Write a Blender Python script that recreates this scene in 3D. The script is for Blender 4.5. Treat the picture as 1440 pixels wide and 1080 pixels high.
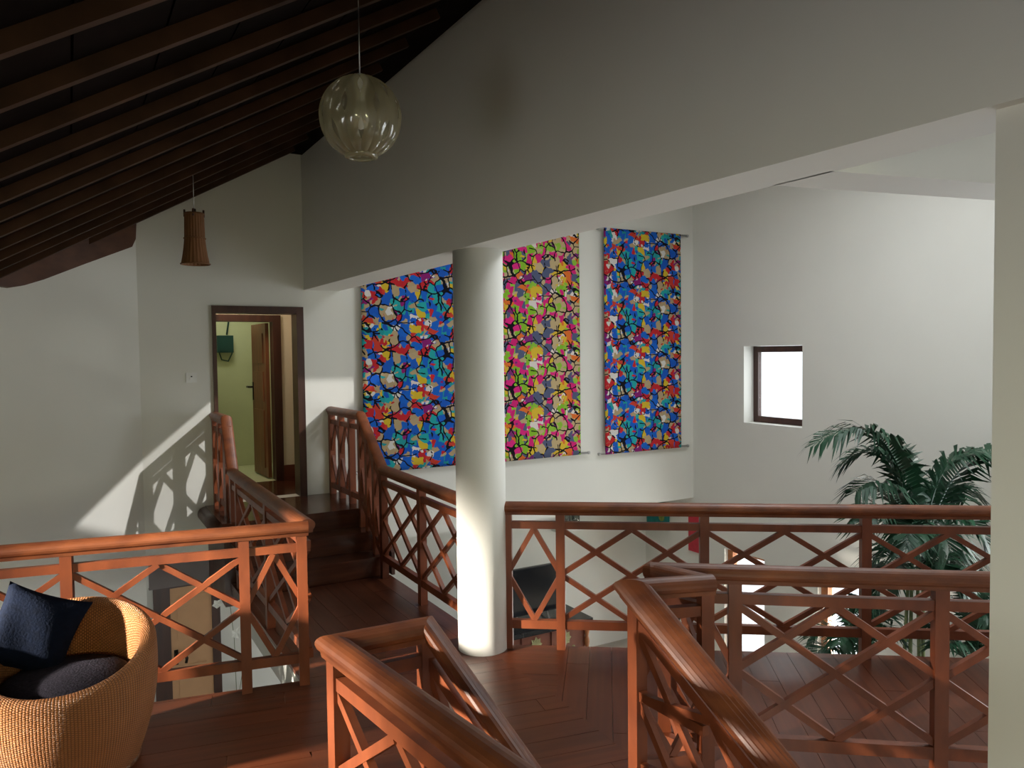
import bpy, math, random
from mathutils import Vector, Matrix
random.seed(7)
R = math.radians
scene = bpy.context.scene
for o in list(bpy.data.objects):
    bpy.data.objects.remove(o)

# ---------------------------------------------------------------- camera
HC, FPX, HZ = 1.95, 1080.0, 497.0
PITCH = math.atan((540 - HZ) / FPX); ROLL = R(.7)
FW = Vector((0, math.cos(PITCH), -math.sin(PITCH)))
_r0 = Vector((1, 0, 0)); _u0 = _r0.cross(FW)
RT = math.cos(ROLL) * _r0 - math.sin(ROLL) * _u0
UP = math.sin(ROLL) * _r0 + math.cos(ROLL) * _u0
CAM = Vector((0, 0, HC))
cd = bpy.data.cameras.new('camera'); cam = bpy.data.objects.new('camera', cd)
scene.collection.objects.link(cam); scene.camera = cam
cd.sensor_width = 36; cd.lens = FPX / 1440 * 36; cd.clip_start = .02; cd.clip_end = 200
M = Matrix.Identity(4)
for i in range(3):
    M[i][0] = RT[i]; M[i][1] = UP[i]; M[i][2] = -FW[i]; M[i][3] = CAM[i]
cam.matrix_world = M

# the house's own axes: n runs along the back wall, s runs towards it
NV = Vector((math.cos(R(30)), .5, 0)); SV = Vector((-.5, math.cos(R(30)), 0)); ZV = Vector((0, 0, 1))
def W(n, s, z=0.0): return NV * n + SV * s + Vector((0, 0, z))
def ray(x, y): return FW + (x - 720) / FPX * RT + (540 - y) / FPX * UP
def at_z(x, y, z):
    d = ray(x, y); return CAM + d * ((z - HC) / d.z)
def on_plane(x, y, P, nrm):
    d = ray(x, y); return CAM + d * ((Vector(P) - CAM).dot(nrm) / d.dot(nrm))
def at_depth(x, y, D):
    d = ray(x, y); return CAM + d * (D / d.y)

# ---------------------------------------------------------------- light
COLC0 = W(2.2, 4.4, .6)
scene.view_settings.view_transform = 'Standard'
scene.view_settings.look = 'None'
scene.view_settings.gamma = 1
scene.view_settings.use_curve_mapping = False
scene.view_settings.exposure = 0.0
w = bpy.data.worlds.new('world'); scene.world = w; w.use_nodes = True
nt = w.node_tree; nt.nodes.clear()
wo = nt.nodes.new('ShaderNodeOutputWorld'); bg = nt.nodes.new('ShaderNodeBackground')
bg.inputs[0].default_value = (.90, .96, 1, 1); bg.inputs[1].default_value = 1.8
nt.links.new(bg.outputs[0], wo.inputs[0])

def sun(strength, dirv, col, ang):
    l = bpy.data.lights.new('sun', 'SUN'); l.energy = strength; l.color = col; l.angle = R(ang)
    o = bpy.data.objects.new('sun', l); scene.collection.objects.link(o)
    o.rotation_euler = Vector(dirv).to_track_quat('-Z', 'Y').to_euler()
def area(name, loc, dirv, sx, sy, power, col, spread=180):
    l = bpy.data.lights.new(name, 'AREA'); l.shape = 'RECTANGLE'; l.size = sx; l.size_y = sy
    l.energy = power; l.color = col; l.spread = R(spread)
    o = bpy.data.objects.new(name, l); scene.collection.objects.link(o)
    o.location = loc; o.rotation_euler = Vector(dirv).to_track_quat('-Z', 'Z').to_euler()
    return o
SUN_DIR = W(-.707, .707, -.60)          # sun through the hall skylight, under the wall beam, to the door wall
sun(2.2, SUN_DIR, (1, .97, .93), .8)
KEY = W(-8.0, 4.0, 3.2)
area('daylight_side_garden', KEY, COLC0 - KEY, .5, .5, 780, (1, .91, .78), 50)
area('daylight_rear_window', W(-.9, -2.93, 1.80), SV, 1.8, .58, 70, (1, .98, .55))
area('fill_side', W(-3.93, -1.2, .85), NV, 2.0, 1.35, 36, (.98, .99, .95), 105)  # added fill lamp, brightens the pier from the unseen side
area('fill_lower_room', W(.2, -2.93, -1.3), SV, 2.6, 1.4, 110, (.95, 1, .96))  # fill lamp behind the camera, added to brighten the lower room
area('daylight_small_window', W(7.75, 6.49, 1.52), -NV, .86, .9, 7, (.9, .96, 1))
area('daylight_garden_window', W(7.8, 6.93, -1.45), -NV, .6, 1.55, 85, (.96, 1, .93))
area('daylight_garden_window', W(7.8, 5.5, -1.45), -NV, .6, 1.55, 85, (.96, 1, .93))
area('fill_skylight', W(4.95, 3.95, 4.3), -ZV, 2.0, 1.8, 70, (.95, .98, 1))  # added fill at the unseen skylight, brightens the hall's window wall
area('fill_hall', W(7.75, 1.6, .9), -NV, 3.2, 3.4, 170, (.92, .97, 1))  # added fill lamp hidden by the pier, lights the hall

# ---------------------------------------------------------------- materials
def newmat(name):
    m = bpy.data.materials.new(name); m.use_nodes = True
    return m, m.node_tree, m.node_tree.nodes['Principled BSDF']
def setin(b, **k):
    names = dict(col='Base Color', rough='Roughness', metal='Metallic', spec='Specular IOR Level', trans='Transmission Weight', alpha='Alpha', emit='Emission Color', estr='Emission Strength', coat='Coat Weight', ior='IOR')
    for a, v in k.items(): b.inputs[names[a]].default_value = v if not isinstance(v, tuple) else (*v, 1)
def plain(name, col, rough=.6, metal=0, spec=.4, var=.06, scale=6, bump=0, **k):
    m, t, b = newmat(name); setin(b, rough=rough, metal=metal, spec=spec, **k)
    n = t.nodes.new('ShaderNodeTexNoise'); n.inputs['Scale'].default_value = scale; n.inputs['Detail'].default_value = 4
    tc = t.nodes.new('ShaderNodeTexCoord'); t.links.new(tc.outputs['Object'], n.inputs['Vector'])
    r = t.nodes.new('ShaderNodeValToRGB'); e = r.color_ramp.elements
    e[0].position = .3; e[1].position = .7
    e[0].color = (*[c * (1 - var) for c in col], 1); e[1].color = (*[min(1, c * (1 + var)) for c in col], 1)
    t.links.new(n.outputs['Fac'], r.inputs['Fac']); t.links.new(r.outputs['Color'], b.inputs['Base Color'])
    if bump:
        n2 = t.nodes.new('ShaderNodeTexNoise'); n2.inputs['Scale'].default_value = 90; n2.inputs['Detail'].default_value = 3
        t.links.new(tc.outputs['Object'], n2.inputs['Vector'])
        bp = t.nodes.new('ShaderNodeBump'); bp.inputs['Strength'].default_value = bump; bp.inputs['Distance'].default_value = .01
        t.links.new(n2.outputs['Fac'], bp.inputs['Height']); t.links.new(bp.outputs['Normal'], b.inputs['Normal'])
    return m
def wood(name, dark, light, rough=.35, angle=0.0, stretch=(1.2, 14, 14), spec=.5, coat=0, perpiece=.0):
    m, t, b = newmat(name); setin(b, rough=rough, spec=spec, coat=coat)
    if coat: b.inputs['Coat Roughness'].default_value = .12
    tc = t.nodes.new('ShaderNodeTexCoord'); mp = t.nodes.new('ShaderNodeMapping')
    mp.vector_type = 'TEXTURE'; mp.inputs['Rotation'].default_value = (0, 0, angle)
    t.links.new(tc.outputs['Object'], mp.inputs['Vector'])
    mp2 = t.nodes.new('ShaderNodeMapping'); mp2.inputs['Scale'].default_value = stretch
    t.links.new(mp.outputs[0], mp2.inputs['Vector'])
    n = t.nodes.new('ShaderNodeTexNoise'); n.inputs['Scale'].default_value = 1.6; n.inputs['Detail'].default_value = 6; n.inputs['Distortion'].default_value = .15
    t.links.new(mp2.outputs[0], n.inputs['Vector'])
    r = t.nodes.new('ShaderNodeValToRGB'); e = r.color_ramp.elements
    e[0].position = .3; e[1].position = .72; e[0].color = (*dark, 1); e[1].color = (*light, 1)
    t.links.new(n.outputs['Fac'], r.inputs['Fac'])
    src = r.outputs['Color']
    if perpiece:
        oi = t.nodes.new('ShaderNodeObjectInfo'); mr = t.nodes.new('ShaderNodeMapRange')
        mr.inputs['To Min'].default_value = 1 - perpiece; mr.inputs['To Max'].default_value = 1 + perpiece
        t.links.new(oi.outputs['Random'], mr.inputs['Value'])
        hs = t.nodes.new('ShaderNodeHueSaturation'); t.links.new(mr.outputs[0], hs.inputs['Value']); t.links.new(src, hs.inputs['Color'])
        src = hs.outputs['Color']
    t.links.new(src, b.inputs['Base Color'])
    n3 = t.nodes.new('ShaderNodeTexNoise'); n3.inputs['Scale'].default_value = 3; n3.inputs['Detail'].default_value = 3
    t.links.new(tc.outputs['Object'], n3.inputs['Vector'])
    mr2 = t.nodes.new('ShaderNodeMapRange'); mr2.inputs['To Min'].default_value = rough * .75; mr2.inputs['To Max'].default_value = rough * 1.3
    t.links.new(n3.outputs['Fac'], mr2.inputs['Value']); t.links.new(mr2.outputs[0], b.inputs['Roughness'])
    return m
def glass(name, col=(1, 1, 1), rough=.02, clear=.85):
    m, t, b = newmat(name); out = [x for x in t.nodes if x.type == 'OUTPUT_MATERIAL'][0]
    tr = t.nodes.new('ShaderNodeBsdfTransparent'); tr.inputs[0].default_value = (*col, 1)
    gl = t.nodes.new('ShaderNodeBsdfGlossy'); gl.inputs['Roughness'].default_value = rough
    mx = t.nodes.new('ShaderNodeMixShader'); mx.inputs[0].default_value = 1 - clear
    t.links.new(tr.outputs[0], mx.inputs[1]); t.links.new(gl.outputs[0], mx.inputs[2]); t.links.new(mx.outputs[0], out.inputs[0])
    return m

MT = {}
MT['wall'] = plain('painted_wall', (.76, .755, .71), .75, spec=.25, var=.02, scale=1.5, bump=.04)
MT['wall_warm'] = plain('cream_wall', (.78, .70, .55), .7, spec=.25, var=.02, scale=1.5)
MT['tile_green'] = plain('green_tinted_wall', (.62, .66, .42), .5, var=.05, scale=2)
MT['slab'] = plain('slab_paint', (.62, .63, .60), .7, var=.03)
MT['slab_dark'] = plain('slab_edge_paint', (.20, .17, .17), .7, var=.05)
MT['lower_floor'] = plain('lower_floor_tile', (.40, .36, .31), .35, var=.08)
MT['rail'] = wood('railing_wood', (.13, .030, .010), (.24, .060, .019), .42, stretch=(6, 6, 2), coat=0)
MT['handrail'] = wood('handrail_wood', (.11, .028, .010), (.24, .070, .022), .46, stretch=(4, 4, 9), coat=0)
MT['rafter'] = wood('rafter_wood', (.036, .016, .008), (.075, .033, .016), .6, stretch=(3, 3, 3), spec=.2)
MT['rafter_face'] = MT['rafter']
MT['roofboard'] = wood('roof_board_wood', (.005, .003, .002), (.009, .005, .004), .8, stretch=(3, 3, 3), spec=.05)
MT['timber'] = wood('old_timber', (.060, .022, .010), (.125, .048, .022), .6, stretch=(3, 3, 6))
MT['doorwood'] = wood('door_wood', (.13, .042, .016), (.24, .085, .034), .4, stretch=(8, 8, 1))
MT['darkwood'] = wood('dark_frame_wood', (.035, .012, .008), (.07, .025, .014), .4, stretch=(8, 8, 1))
MT['stepwood'] = wood('step_wood', (.05, .014, .007), (.10, .030, .014), .22, angle=R(30), coat=.3)
MT['cabinet'] = wood('cabinet_wood', (.11, .028, .016), (.19, .055, .028), .35, stretch=(6, 6, 2))
MT['black'] = plain('black_lacquer', (.012, .012, .014), .25)
MT['screen'] = plain('tv_screen', (.006, .007, .010), .12, spec=.6)
MT['metal'] = plain('brushed_steel', (.55, .55, .55), .35, metal=1)
MT['bronze'] = plain('dark_bronze', (.03, .025, .02), .35, metal=.8)
MT['white'] = plain('white_plastic', (.80, .80, .78), .4)
MT['pane'] = glass('window_glass', clear=.92)
MT['vaseglass'] = glass('clear_glass', (.62, .66, .62), .08, .8)
MT['navy'] = plain('navy_fabric', (.002, .0045, .013), .9, spec=.1, var=.25, scale=30, bump=.3)
MT['charcoal'] = plain('charcoal_fabric', (.020, .018, .026), .9, spec=.1, var=.3, scale=60, bump=.4)
MT['leaf'] = plain('palm_leaf', (.012, .055, .026), .4, var=.4, scale=5)
MT['stem'] = plain('palm_stem', (.16, .20, .09), .6, var=.3)
MT['petal'] = plain('white_petal', (.85, .85, .80), .6)
MT['green_box'] = plain('dark_green_plastic', (.012, .06, .05), .4)
MT['teal'] = plain('teal_paint', (.01, .22, .22), .7, var=.15, scale=12)
MT['red'] = plain('red_paint', (.50, .03, .05), .7, var=.12, scale=12)
MT['gold'] = plain('yellow_paint', (.28, .36, .08), .7)
MT['orange_door'] = plain('apricot_door_paint', (.58, .33, .17), .5, var=.04)
MT['orange_frame'] = wood('orange_frame_wood', (.30, .10, .035), (.42, .16, .06), .4)
MT['brass'] = plain('aged_brass', (.34, .32, .16), .5, metal=.2)
MT['pot'] = plain('dark_pot', (.05, .04, .035), .5)

# ---------------------------------------------------------------- mesh tools
class MB:
    def __init__(s): s.v = []; s.f = []; s.smooth = False
    def add(s, vs, fs):
        b = len(s.v); s.v += [Vector(v) for v in vs]; s.f += [tuple(b + i for i in f) for f in fs]; return s
    def hexa(s, c):  # 8 corners: bottom 4 ccw, top 4 ccw
        return s.add(c, [(3, 2, 1, 0), (4, 5, 6, 7), (0, 1, 5, 4), (1, 2, 6, 5), (2, 3, 7, 6), (3, 0, 4, 7)])
    def nbox(s, n0, n1, s0, s1, z0, z1):
        n0, n1 = min(n0, n1), max(n0, n1); s0, s1 = min(s0, s1), max(s0, s1); z0, z1 = min(z0, z1), max(z0, z1)
        return s.hexa([W(n0, s0, z0), W(n1, s0, z0), W(n1, s1, z0), W(n0, s1, z0), W(n0, s0, z1), W(n1, s0, z1), W(n1, s1, z1), W(n0, s1, z1)])
    def bar(s, P, Q, wid, hgt, up=ZV, bev=0.0):
        P = Vector(P); Q = Vector(Q); d = (Q - P).normalized(); up = Vector(up)
        lat = d.cross(up)
        if lat.length < 1e-4: lat = d.cross(Vector((1, 0, 0)))
        lat.normalize(); u = lat.cross(d).normalized()
        a = lat * wid / 2; b = u * hgt / 2
        if not bev:
            return s.hexa([P - a - b, P + a - b, Q + a - b, Q - a - b, P - a + b, P + a + b, Q + a + b, Q - a + b])
        w2, h2 = wid / 2, hgt / 2
        prof = [(-w2 + bev, -h2), (w2 - bev, -h2), (w2, -h2 + bev), (w2, h2 - bev), (w2 - bev, h2), (-w2 + bev, h2), (-w2, h2 - bev), (-w2, -h2 + bev)]
        vs = [P + lat * x + u * y for x, y in prof] + [Q + lat * x + u * y for x, y in prof]
        k = len(prof)
        return s.add(vs, [(i, (i + 1) % k, k + (i + 1) % k, k + i) for i in range(k)] + [tuple(range(k - 1, -1, -1)), tuple(range(k, 2 * k))])
    def prism(s, pts, z0, z1):  # pts: list of Vector in plan (ccw)
        k = len(pts)
        A = sum(pts[i].x * pts[(i + 1) % k].y - pts[(i + 1) % k].x * pts[i].y for i in range(k))
        if A < 0: pts = pts[::-1]
        vs = [Vector((p.x, p.y, z0)) for p in pts] + [Vector((p.x, p.y, z1)) for p in pts]
        return s.add(vs, [tuple(range(k - 1, -1, -1)), tuple(range(k, 2 * k))] + [(i, (i + 1) % k, k + (i + 1) % k, k + i) for i in range(k)])
    def slab(s, pts, off):  # planar polygon in 3d, extruded by off
        k = len(pts); off = Vector(off)
        return s.add([Vector(p) for p in pts] + [Vector(p) + off for p in pts], [tuple(range(k)), tuple(range(2 * k - 1, k - 1, -1))] + [(i, i + k, (i + 1) % k + k, (i + 1) % k) for i in range(k)])
    def lathe(s, prof, c, seg=32, axis=ZV):
        c = Vector(c); ax = Vector(axis).normalized(); a = ax.orthogonal().normalized(); b = ax.cross(a)
        vs = []; k = len(prof)
        for i in range(seg):
            t = 2 * math.pi * i / seg
            for r, z in prof: vs.append(c + ax * z + (a * math.cos(t) + b * math.sin(t)) * r)
        s.smooth = True
        return s.add(vs, [(i * k + j, ((i + 1) % seg) * k + j, ((i + 1) % seg) * k + j + 1, i * k + j + 1) for i in range(seg) for j in range(k - 1)])
    def tube(s, pts, r, seg=8):
        pts = [Vector(p) for p in pts]; k = len(pts); vs = []
        ref = None
        for i, p in enumerate(pts):
            d = (pts[min(i + 1, k - 1)] - pts[max(i - 1, 0)]).normalized()
            a = d.orthogonal().normalized() if ref is None else (ref - d * ref.dot(d)).normalized()
            ref = a; b = d.cross(a); rr = r[i] if isinstance(r, (list, tuple)) else r
            vs += [p + (a * math.cos(2 * math.pi * q / seg) + b * math.sin(2 * math.pi * q / seg)) * rr for q in range(seg)]
        s.smooth = True
        return s.add(vs, [(i * seg + q, i * seg + (q + 1) % seg, (i + 1) * seg + (q + 1) % seg, (i + 1) * seg + q) for i in range(k - 1) for q in range(seg)] + [tuple(range(seg - 1, -1, -1)), tuple((k - 1) * seg + q for q in range(seg))])
    def sweep(s, path, prof):
        """profile (lateral, up) swept along a polyline with mitred corners; up stays vertical"""
        path = [Vector(p) for p in path]; k = len(prof); m = len(path); vs = []
        for i, p in enumerate(path):
            dirs = []
            if i > 0: dirs.append(path[i] - path[i - 1])
            if i < m - 1: dirs.append(path[i + 1] - path[i])
            ls = []
            for d in dirs:
                d = Vector((d.x, d.y, 0)).normalized(); ls.append(Vector((d.y, -d.x, 0)))
            if len(ls) == 2:
                l = (ls[0] + ls[1]).normalized(); c = max(.35, l.dot(ls[0])); l = l / c
            else: l = ls[0]
            vs += [p + l * x + ZV * y for x, y in prof]
        return s.add(vs, [(i * k + q, i * k + (q + 1) % k, (i + 1) * k + (q + 1) % k, (i + 1) * k + q) for i in range(m - 1) for q in range(k)] + [tuple(range(k - 1, -1, -1)), tuple((m - 1) * k + q for q in range(k))])
COL = scene.collection
def empty(name, loc):
    o = bpy.data.objects.new(name, None); COL.objects.link(o); o.location = loc; o.empty_display_size = .1
    return o
ORG = {}
def build(name, mb, mat, parent=None, base=None):
    """one mesh object; vertices are given in world space"""
    me = bpy.data.meshes.new(name)
    if parent is not None: o0 = ORG[parent.name]
    elif base is not None: o0 = Vector(base)
    else: o0 = Vector((0, 0, 0))
    me.from_pydata([v - o0 for v in mb.v], [], mb.f)
    me.validate(); me.update()
    import bmesh
    bm = bmesh.new(); bm.from_mesh(me); bmesh.ops.recalc_face_normals(bm, faces=bm.faces); bm.to_mesh(me); bm.free()
    if mb.smooth:
        for p in me.polygons: p.use_smooth = True
    o = bpy.data.objects.new(name, me); COL.objects.link(o)
    me.materials.append(MT[mat] if isinstance(mat, str) else mat)
    ORG[o.name] = o0
    if parent is not None: o.parent = parent
    else: o.location = o0
    return o
def tag(o, label, cat, group=None):
    o['label'] = label; o['category'] = cat
    if group: o['group'] = group
    return o
def thing(name, loc, label, cat, group=None):
    o = empty(name, loc); ORG[o.name] = Vector(loc); return tag(o, label, cat, group)
def struct(name, mb, mat, label=None, parent=None):
    o = build(name, mb, mat, parent)
    if parent is None: o['kind'] = 'structure'
    if label: o['label'] = label
    return o

# ---------------------------------------------------------------- main dimensions
SB = 7.845            # back wall
ZL = -2.275           # lower floor
HB = 2.619            # underside of the deep wall beam
SR = 8.86             # recessed lower back wall
NR = 7.388            # window wall of the hall
ZT = .52              # upper landing / door sill
SLOPE = .556
def zroof(n): return 3.985 + SLOPE * (n - 2.097)
def nmain(s): return 2.097 + .0211 * (SB - s)      # near face of the beam wall

def clip(poly, nrm, c):   # keep nrm.p <= c
    out = []
    for i in range(len(poly)):
        a, b = poly[i], poly[(i + 1) % len(poly)]
        da, db = nrm.dot(a) - c, nrm.dot(b) - c
        if da <= 0: out.append(a)
        if (da < 0 < db) or (db < 0 < da): out.append(a + (b - a) * (da / (da - db)))
    return out
def area2(p): return abs(sum(p[i].x * p[(i + 1) % len(p)].y - p[(i + 1) % len(p)].x * p[i].y for i in range(len(p)))) / 2

# ---------------------------------------------------------------- floors
V = lambda x, y: Vector((x, y, 0))
A0 = V(-1.262, 4.50)
r1d = V(math.cos(R(19)), math.sin(R(19)))
r1n = V(-r1d.y, r1d.x)
R1E = A0 + r1n * .05              # floor edge just beyond the left railing
def on_r1(n):                     # point of the floor edge with house coordinate n
    t = (n - R1E.dot(NV)) / r1d.dot(NV); return R1E + r1d * t
COLC = W(2.333, 4.47)
r4a = V(-.075, 5.085); r4b = V(4.95, 4.53)
zones = [
  ('z1', [on_r1(.97), on_r1(-4), W(-4, -3), W(.97, -3)], 19, .15),
  ('z2', [on_r1(.97), on_r1(1.16), W(1.16, 4.62), W(2.42, 4.75), V(-.10, 5.085), V(-.099, 4.853), V(.232, 4.283), V(.62, 3.50), V(.50, 3.22), V(-.318, 2.81), V(-.70, 2.62), V(0, 1.70), V(.75, .70), W(2.25, -.5), W(2.25, -3), W(.97, -3)], 19, .15),
  ('ztri', [V(-.10, 5.085), V(.30, 5.045), V(.232, 4.283), V(-.099, 4.853)], -7, .15),
  ('z3', [V(.30, 5.045), r4b, V(4.6, 2.9), V(.62, 3.50), V(.232, 4.283)], 83, .14),
  ('z4', [W(1.16, 4.62), W(1.16, 6.40), W(2.42, 6.40), W(2.42, 4.75)], 120, .15),
]
slab = MB()
for nm, poly, ang, wd in zones: slab.prism(poly, -.22, -.024)
floor_o = struct('floor', slab, 'slab', 'upper landing slab with red-brown boards and pale painted edge')
nb = 0
for nm, poly, ang, wd in zones:
    mat = wood('floor_wood_' + nm, (.075, .018, .007), (.135, .037, .014), .33, angle=R(ang), stretch=(.6, 14, 14), coat=0, perpiece=.10)
    d = V(math.cos(R(ang)), math.sin(R(ang))); q = V(-d.y, d.x)
    lo = min(p.dot(q) for p in poly); hi = max(p.dot(q) for p in poly)
    k = 0; c = lo
    while c < hi:
        st = clip(clip(poly, q, c + wd - .0012), -q, -(c + .0012))
        if len(st) > 2 and area2(st) > .002:
            l0 = min(p.dot(d) for p in st); l1 = max(p.dot(d) for p in st)
            off = (k * .83) % 2.1; e = l0 - off
            while e < l1:
                pc = clip(clip(st, d, e + 2.1 - .0012), -d, -(e + .0012))
                # drop doubled points
                pc = [p for i, p in enumerate(pc) if (p - pc[i - 1]).length > 1e-4]
                if len(pc) > 2 and area2(pc) > .002:
                    build('floor_board', MB().prism(pc, -.0238, random.uniform(-.0006, 0)), mat, floor_o); nb += 1
                e += 2.1
        c += wd; k += 1

struct('floor_lower', MB().prism([W(-4.3, -3.3), W(7.8, -3.3), W(7.8, 9.2), W(-4.3, 9.2)], ZL - .2, ZL), 'lower_floor')

# steps of the bridge up to the door
steps = struct('stairs_bridge', MB().nbox(1.16, 2.42, 6.44, 6.9, -.10, .0), 'stepwood', 'dark polished wooden steps at the end of the bridge')
for i, (s0, z) in enumerate(((6.40, .173), (6.65, .347))):
    build('riser', MB().nbox(1.17, 2.41, s0 + .025, s0 + .045, z - .173, z - .03), 'stepwood', steps)
    build('tread', MB().nbox(1.165, 2.415, s0, s0 + .30, z - .03, z), 'stepwood', steps)
build('riser', MB().nbox(1.17, 2.41, 6.925, 6.945, .347, ZT - .04), 'stepwood', steps)
build('landing_board', MB().nbox(1.10, 2.44, 6.90, SB, ZT - .05, ZT), 'stepwood', steps)
build('landing_slab', MB().nbox(1.12, 2.43, 6.95, SB, -.22, ZT - .05), 'darkwood', steps)
build('stringer', MB().slab([W(2.43, 6.38, 0), W(2.43, 6.38, .20), W(2.43, 6.9, .57), W(2.43, 7.0, .57), W(2.43, 7.0, 0)], NV * .03), 'darkwood', steps)
build('landing_nosing', MB().lathe([(0, 0), (.072, 0), (.072, .80), (0, .80)], W(1.10, 7.03, ZT - .075), 20, SV), 'darkwood', steps)

# flight going down between the two stair handrails
sd = V(math.cos(R(-55)), math.sin(R(-55)))
sq = V(-sd.y, sd.x)
fl0 = V(-.30, 2.80); fl1 = V(.50, 3.20)
stair = struct('stairs_down', MB().prism([fl0, fl1, fl1 - sd * -.02, fl0 - sd * -.02], -.22, -.03), 'stepwood', 'wooden flight going down from the landing')
for i in range(9):
    z = -.17 * (i + 1)
    a = fl0 + sd * (.02 + .265 * i); b = fl1 + sd * (.02 + .265 * i)
    build('tread', MB().prism([a, b, b + sd * .29, a + sd * .29], z - .035, z), 'stepwood', stair)
    build('riser', MB().prism([a, b, b + sd * .015, a + sd * .015], z, z + .135), 'stepwood', stair)

# ---------------------------------------------------------------- walls
def wall_cells(mb, a, b, z0, z1, opens, box):
    """rectangle a..b by z0..z1 minus openings, as boxes through the callable box(a0,a1,z0,z1)"""
    xs = sorted({a, b, *[o[0] for o in opens], *[o[1] for o in opens]}); zs = sorted({z0, z1, *[o[2] for o in opens], *[o[3] for o in opens]})
    for i in range(len(xs) - 1):
        for j in range(len(zs) - 1):
            cx, cz = (xs[i] + xs[i + 1]) / 2, (zs[j] + zs[j + 1]) / 2
            if any(o[0] < cx < o[1] and o[2] < cz < o[3] for o in opens): continue
            box(xs[i], xs[i + 1], zs[j], zs[j + 1])
C2N = .57
DN0, DN1, DZ1 = 1.206, 2.085, 2.445      # door opening
wb = MB()
wb.slab([W(C2N, SB, -.20), W(DN0, SB, -.20), W(DN0, SB, zroof(DN0) + .3), W(C2N, SB, zroof(C2N) + .3)], SV * .16)
wb.slab([W(DN0, SB, DZ1), W(2.2, SB, DZ1), W(2.2, SB, zroof(2.2) + .3), W(DN0, SB, zroof(DN0) + .3)], SV * .16)
wb.nbox(DN1, 2.2, SB, SB + .16, -.2, DZ1); wb.nbox(DN0, DN1, SB, SB + .16, -.2, ZT)
wb.nbox(2.2, NR + .02, SB, SB + .16, -.06, 4.4)
struct('wall_back', wb, 'wall', 'white back wall with the doorway and the fabric hangings')
# soffit edge below the door wall, lower recess
sl = MB().nbox(C2N + .02, 2.3, SB - .004, SB + .2, -.22, .03)
struct('trim_1', sl, 'slab_dark', 'dark band under the white wall beside the door')
struct('ceiling_recess', MB().nbox(C2N, NR, SB + .16, SR + .1, -.10, -.065), 'slab')
struct('wall_lower', MB().nbox(-.5, NR + .02, SR, SR + .15, ZL, -.1), 'wall', 'white lower wall behind the television')
LW = Vector((-.857, -.515, 0))
def Lp(t, z): return W(C2N + LW.x * t, SB + LW.y * t, z)
lw = MB().slab([Lp(0, ZL), Lp(5.4, ZL), Lp(5.4, 4.2), Lp(0, 4.2)], W(-.05, .15))
lw.nbox(C2N - .12, C2N, SB, SR + .1, ZL, -.1)
struct('wall_left', lw, 'wall', 'pale wall to the left of the door')
# window wall of the hall
wr = MB()
WIN = [(6.042, 6.935, 1.04, 2.005), (6.60, 7.27, ZL, -.64), (5.22, 5.82, ZL, -.64), (0.0, 3.2, -.8, 2.6)]
wall_cells(wr, -3.2, SR + .1, ZL, 4.4, WIN, lambda a, b, c, d: wr.nbox(NR, NR + .3, a, b, c, d))
struct('wall_right', wr, 'wall', 'white hall wall with a small square window')
# beam wall
bm_ = MB().prism([W(nmain(SB), SB), W(nmain(-3), -3), W(2.56, -3), W(2.46, SB)], HB, 4.6)
struct('wall_beam', bm_, 'wall', 'deep white wall beam over the column')
struct('wall_pier', MB().prism([W(nmain(1.2) + .05, 1.213), W(nmain(1.2) + .05, -3), W(2.55, -3), W(2.51, 1.213)], ZL, HB), 'wall', 'white pier beside the railings')
# cross beam and flat ceiling of the hall
xb = MB().slab([W(2.50, 2.192, HB), W(7.4, 1.176, HB), W(7.4, .90, HB), W(2.50, 1.918, HB)], (0, 0, 1.6))
struct('wall_cross_beam', xb, 'wall', 'white cross beam under the hall ceiling')
ch = MB(); SKY = (3.9, 6.0, 3.0, 4.9)  # unseen skylight, sized to place the sun patch
for a_, b_, c_, d_ in ((2.4, SKY[0], -3.1, SB + .1), (SKY[1], NR + .2, -3.1, SB + .1), (SKY[0], SKY[1], -3.1, SKY[2]), (SKY[0], SKY[1], SKY[3], SB + .1)): ch.nbox(a_, b_, c_, d_, 4.2, 4.35)
struct('ceiling_hall', ch, 'wall')
struct('ceiling_low', MB().slab([W(2.5, 2.1, 3.0), W(7.4, 1.0, 3.0), W(7.4, -3, 3.0), W(2.5, -3, 3.0)], (0, 0, .1)), 'wall')
struct('sun_block_eave', MB().nbox(NR + .3, 9.4, 3.5, 8.9, 2.3, 2.4), 'wall', 'unseen eave added to block the sun at the small window')  # added outside to stop a sun patch through the small window
# walls behind the camera
wf = MB(); wall_cells(wf, -4.2, NR + .2, ZL, 4.6, [(-1.85, .05, 1.5, 2.1), (-1.15, 1.55, -2.05, -.55)], lambda a, b, c, d: wf.nbox(a, b, -3.2, -3.0, c, d))
struct('wall_front', wf, 'wall')
struct('light_block_header', MB().nbox(-4.0, 2.2, -1.35, -1.2, 2.0, 4.3), 'wall')  # unseen header, added to keep rear light off the rafters
ws = MB(); SW = (4.05, 4.40, 1.66, 2.31)
wall_cells(ws, -3.2, 5.3, ZL, 2.9, [SW, (3.78, 4.05, 1.6, 1.82), (3.15, 3.46, 1.9, 2.20), (-2.25, -.15, .15, 1.55)], lambda a, b, c, d: ws.nbox(-4.2, -4.0, a, b, c, d))  # unseen openings, shaped to steer where the side daylight lands
struct('wall_side', ws, 'wall')
struct('ceiling_side', MB().nbox(-4.2, -.75, -3.2, 7.6, 2.62, 2.72), 'wall')

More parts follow.
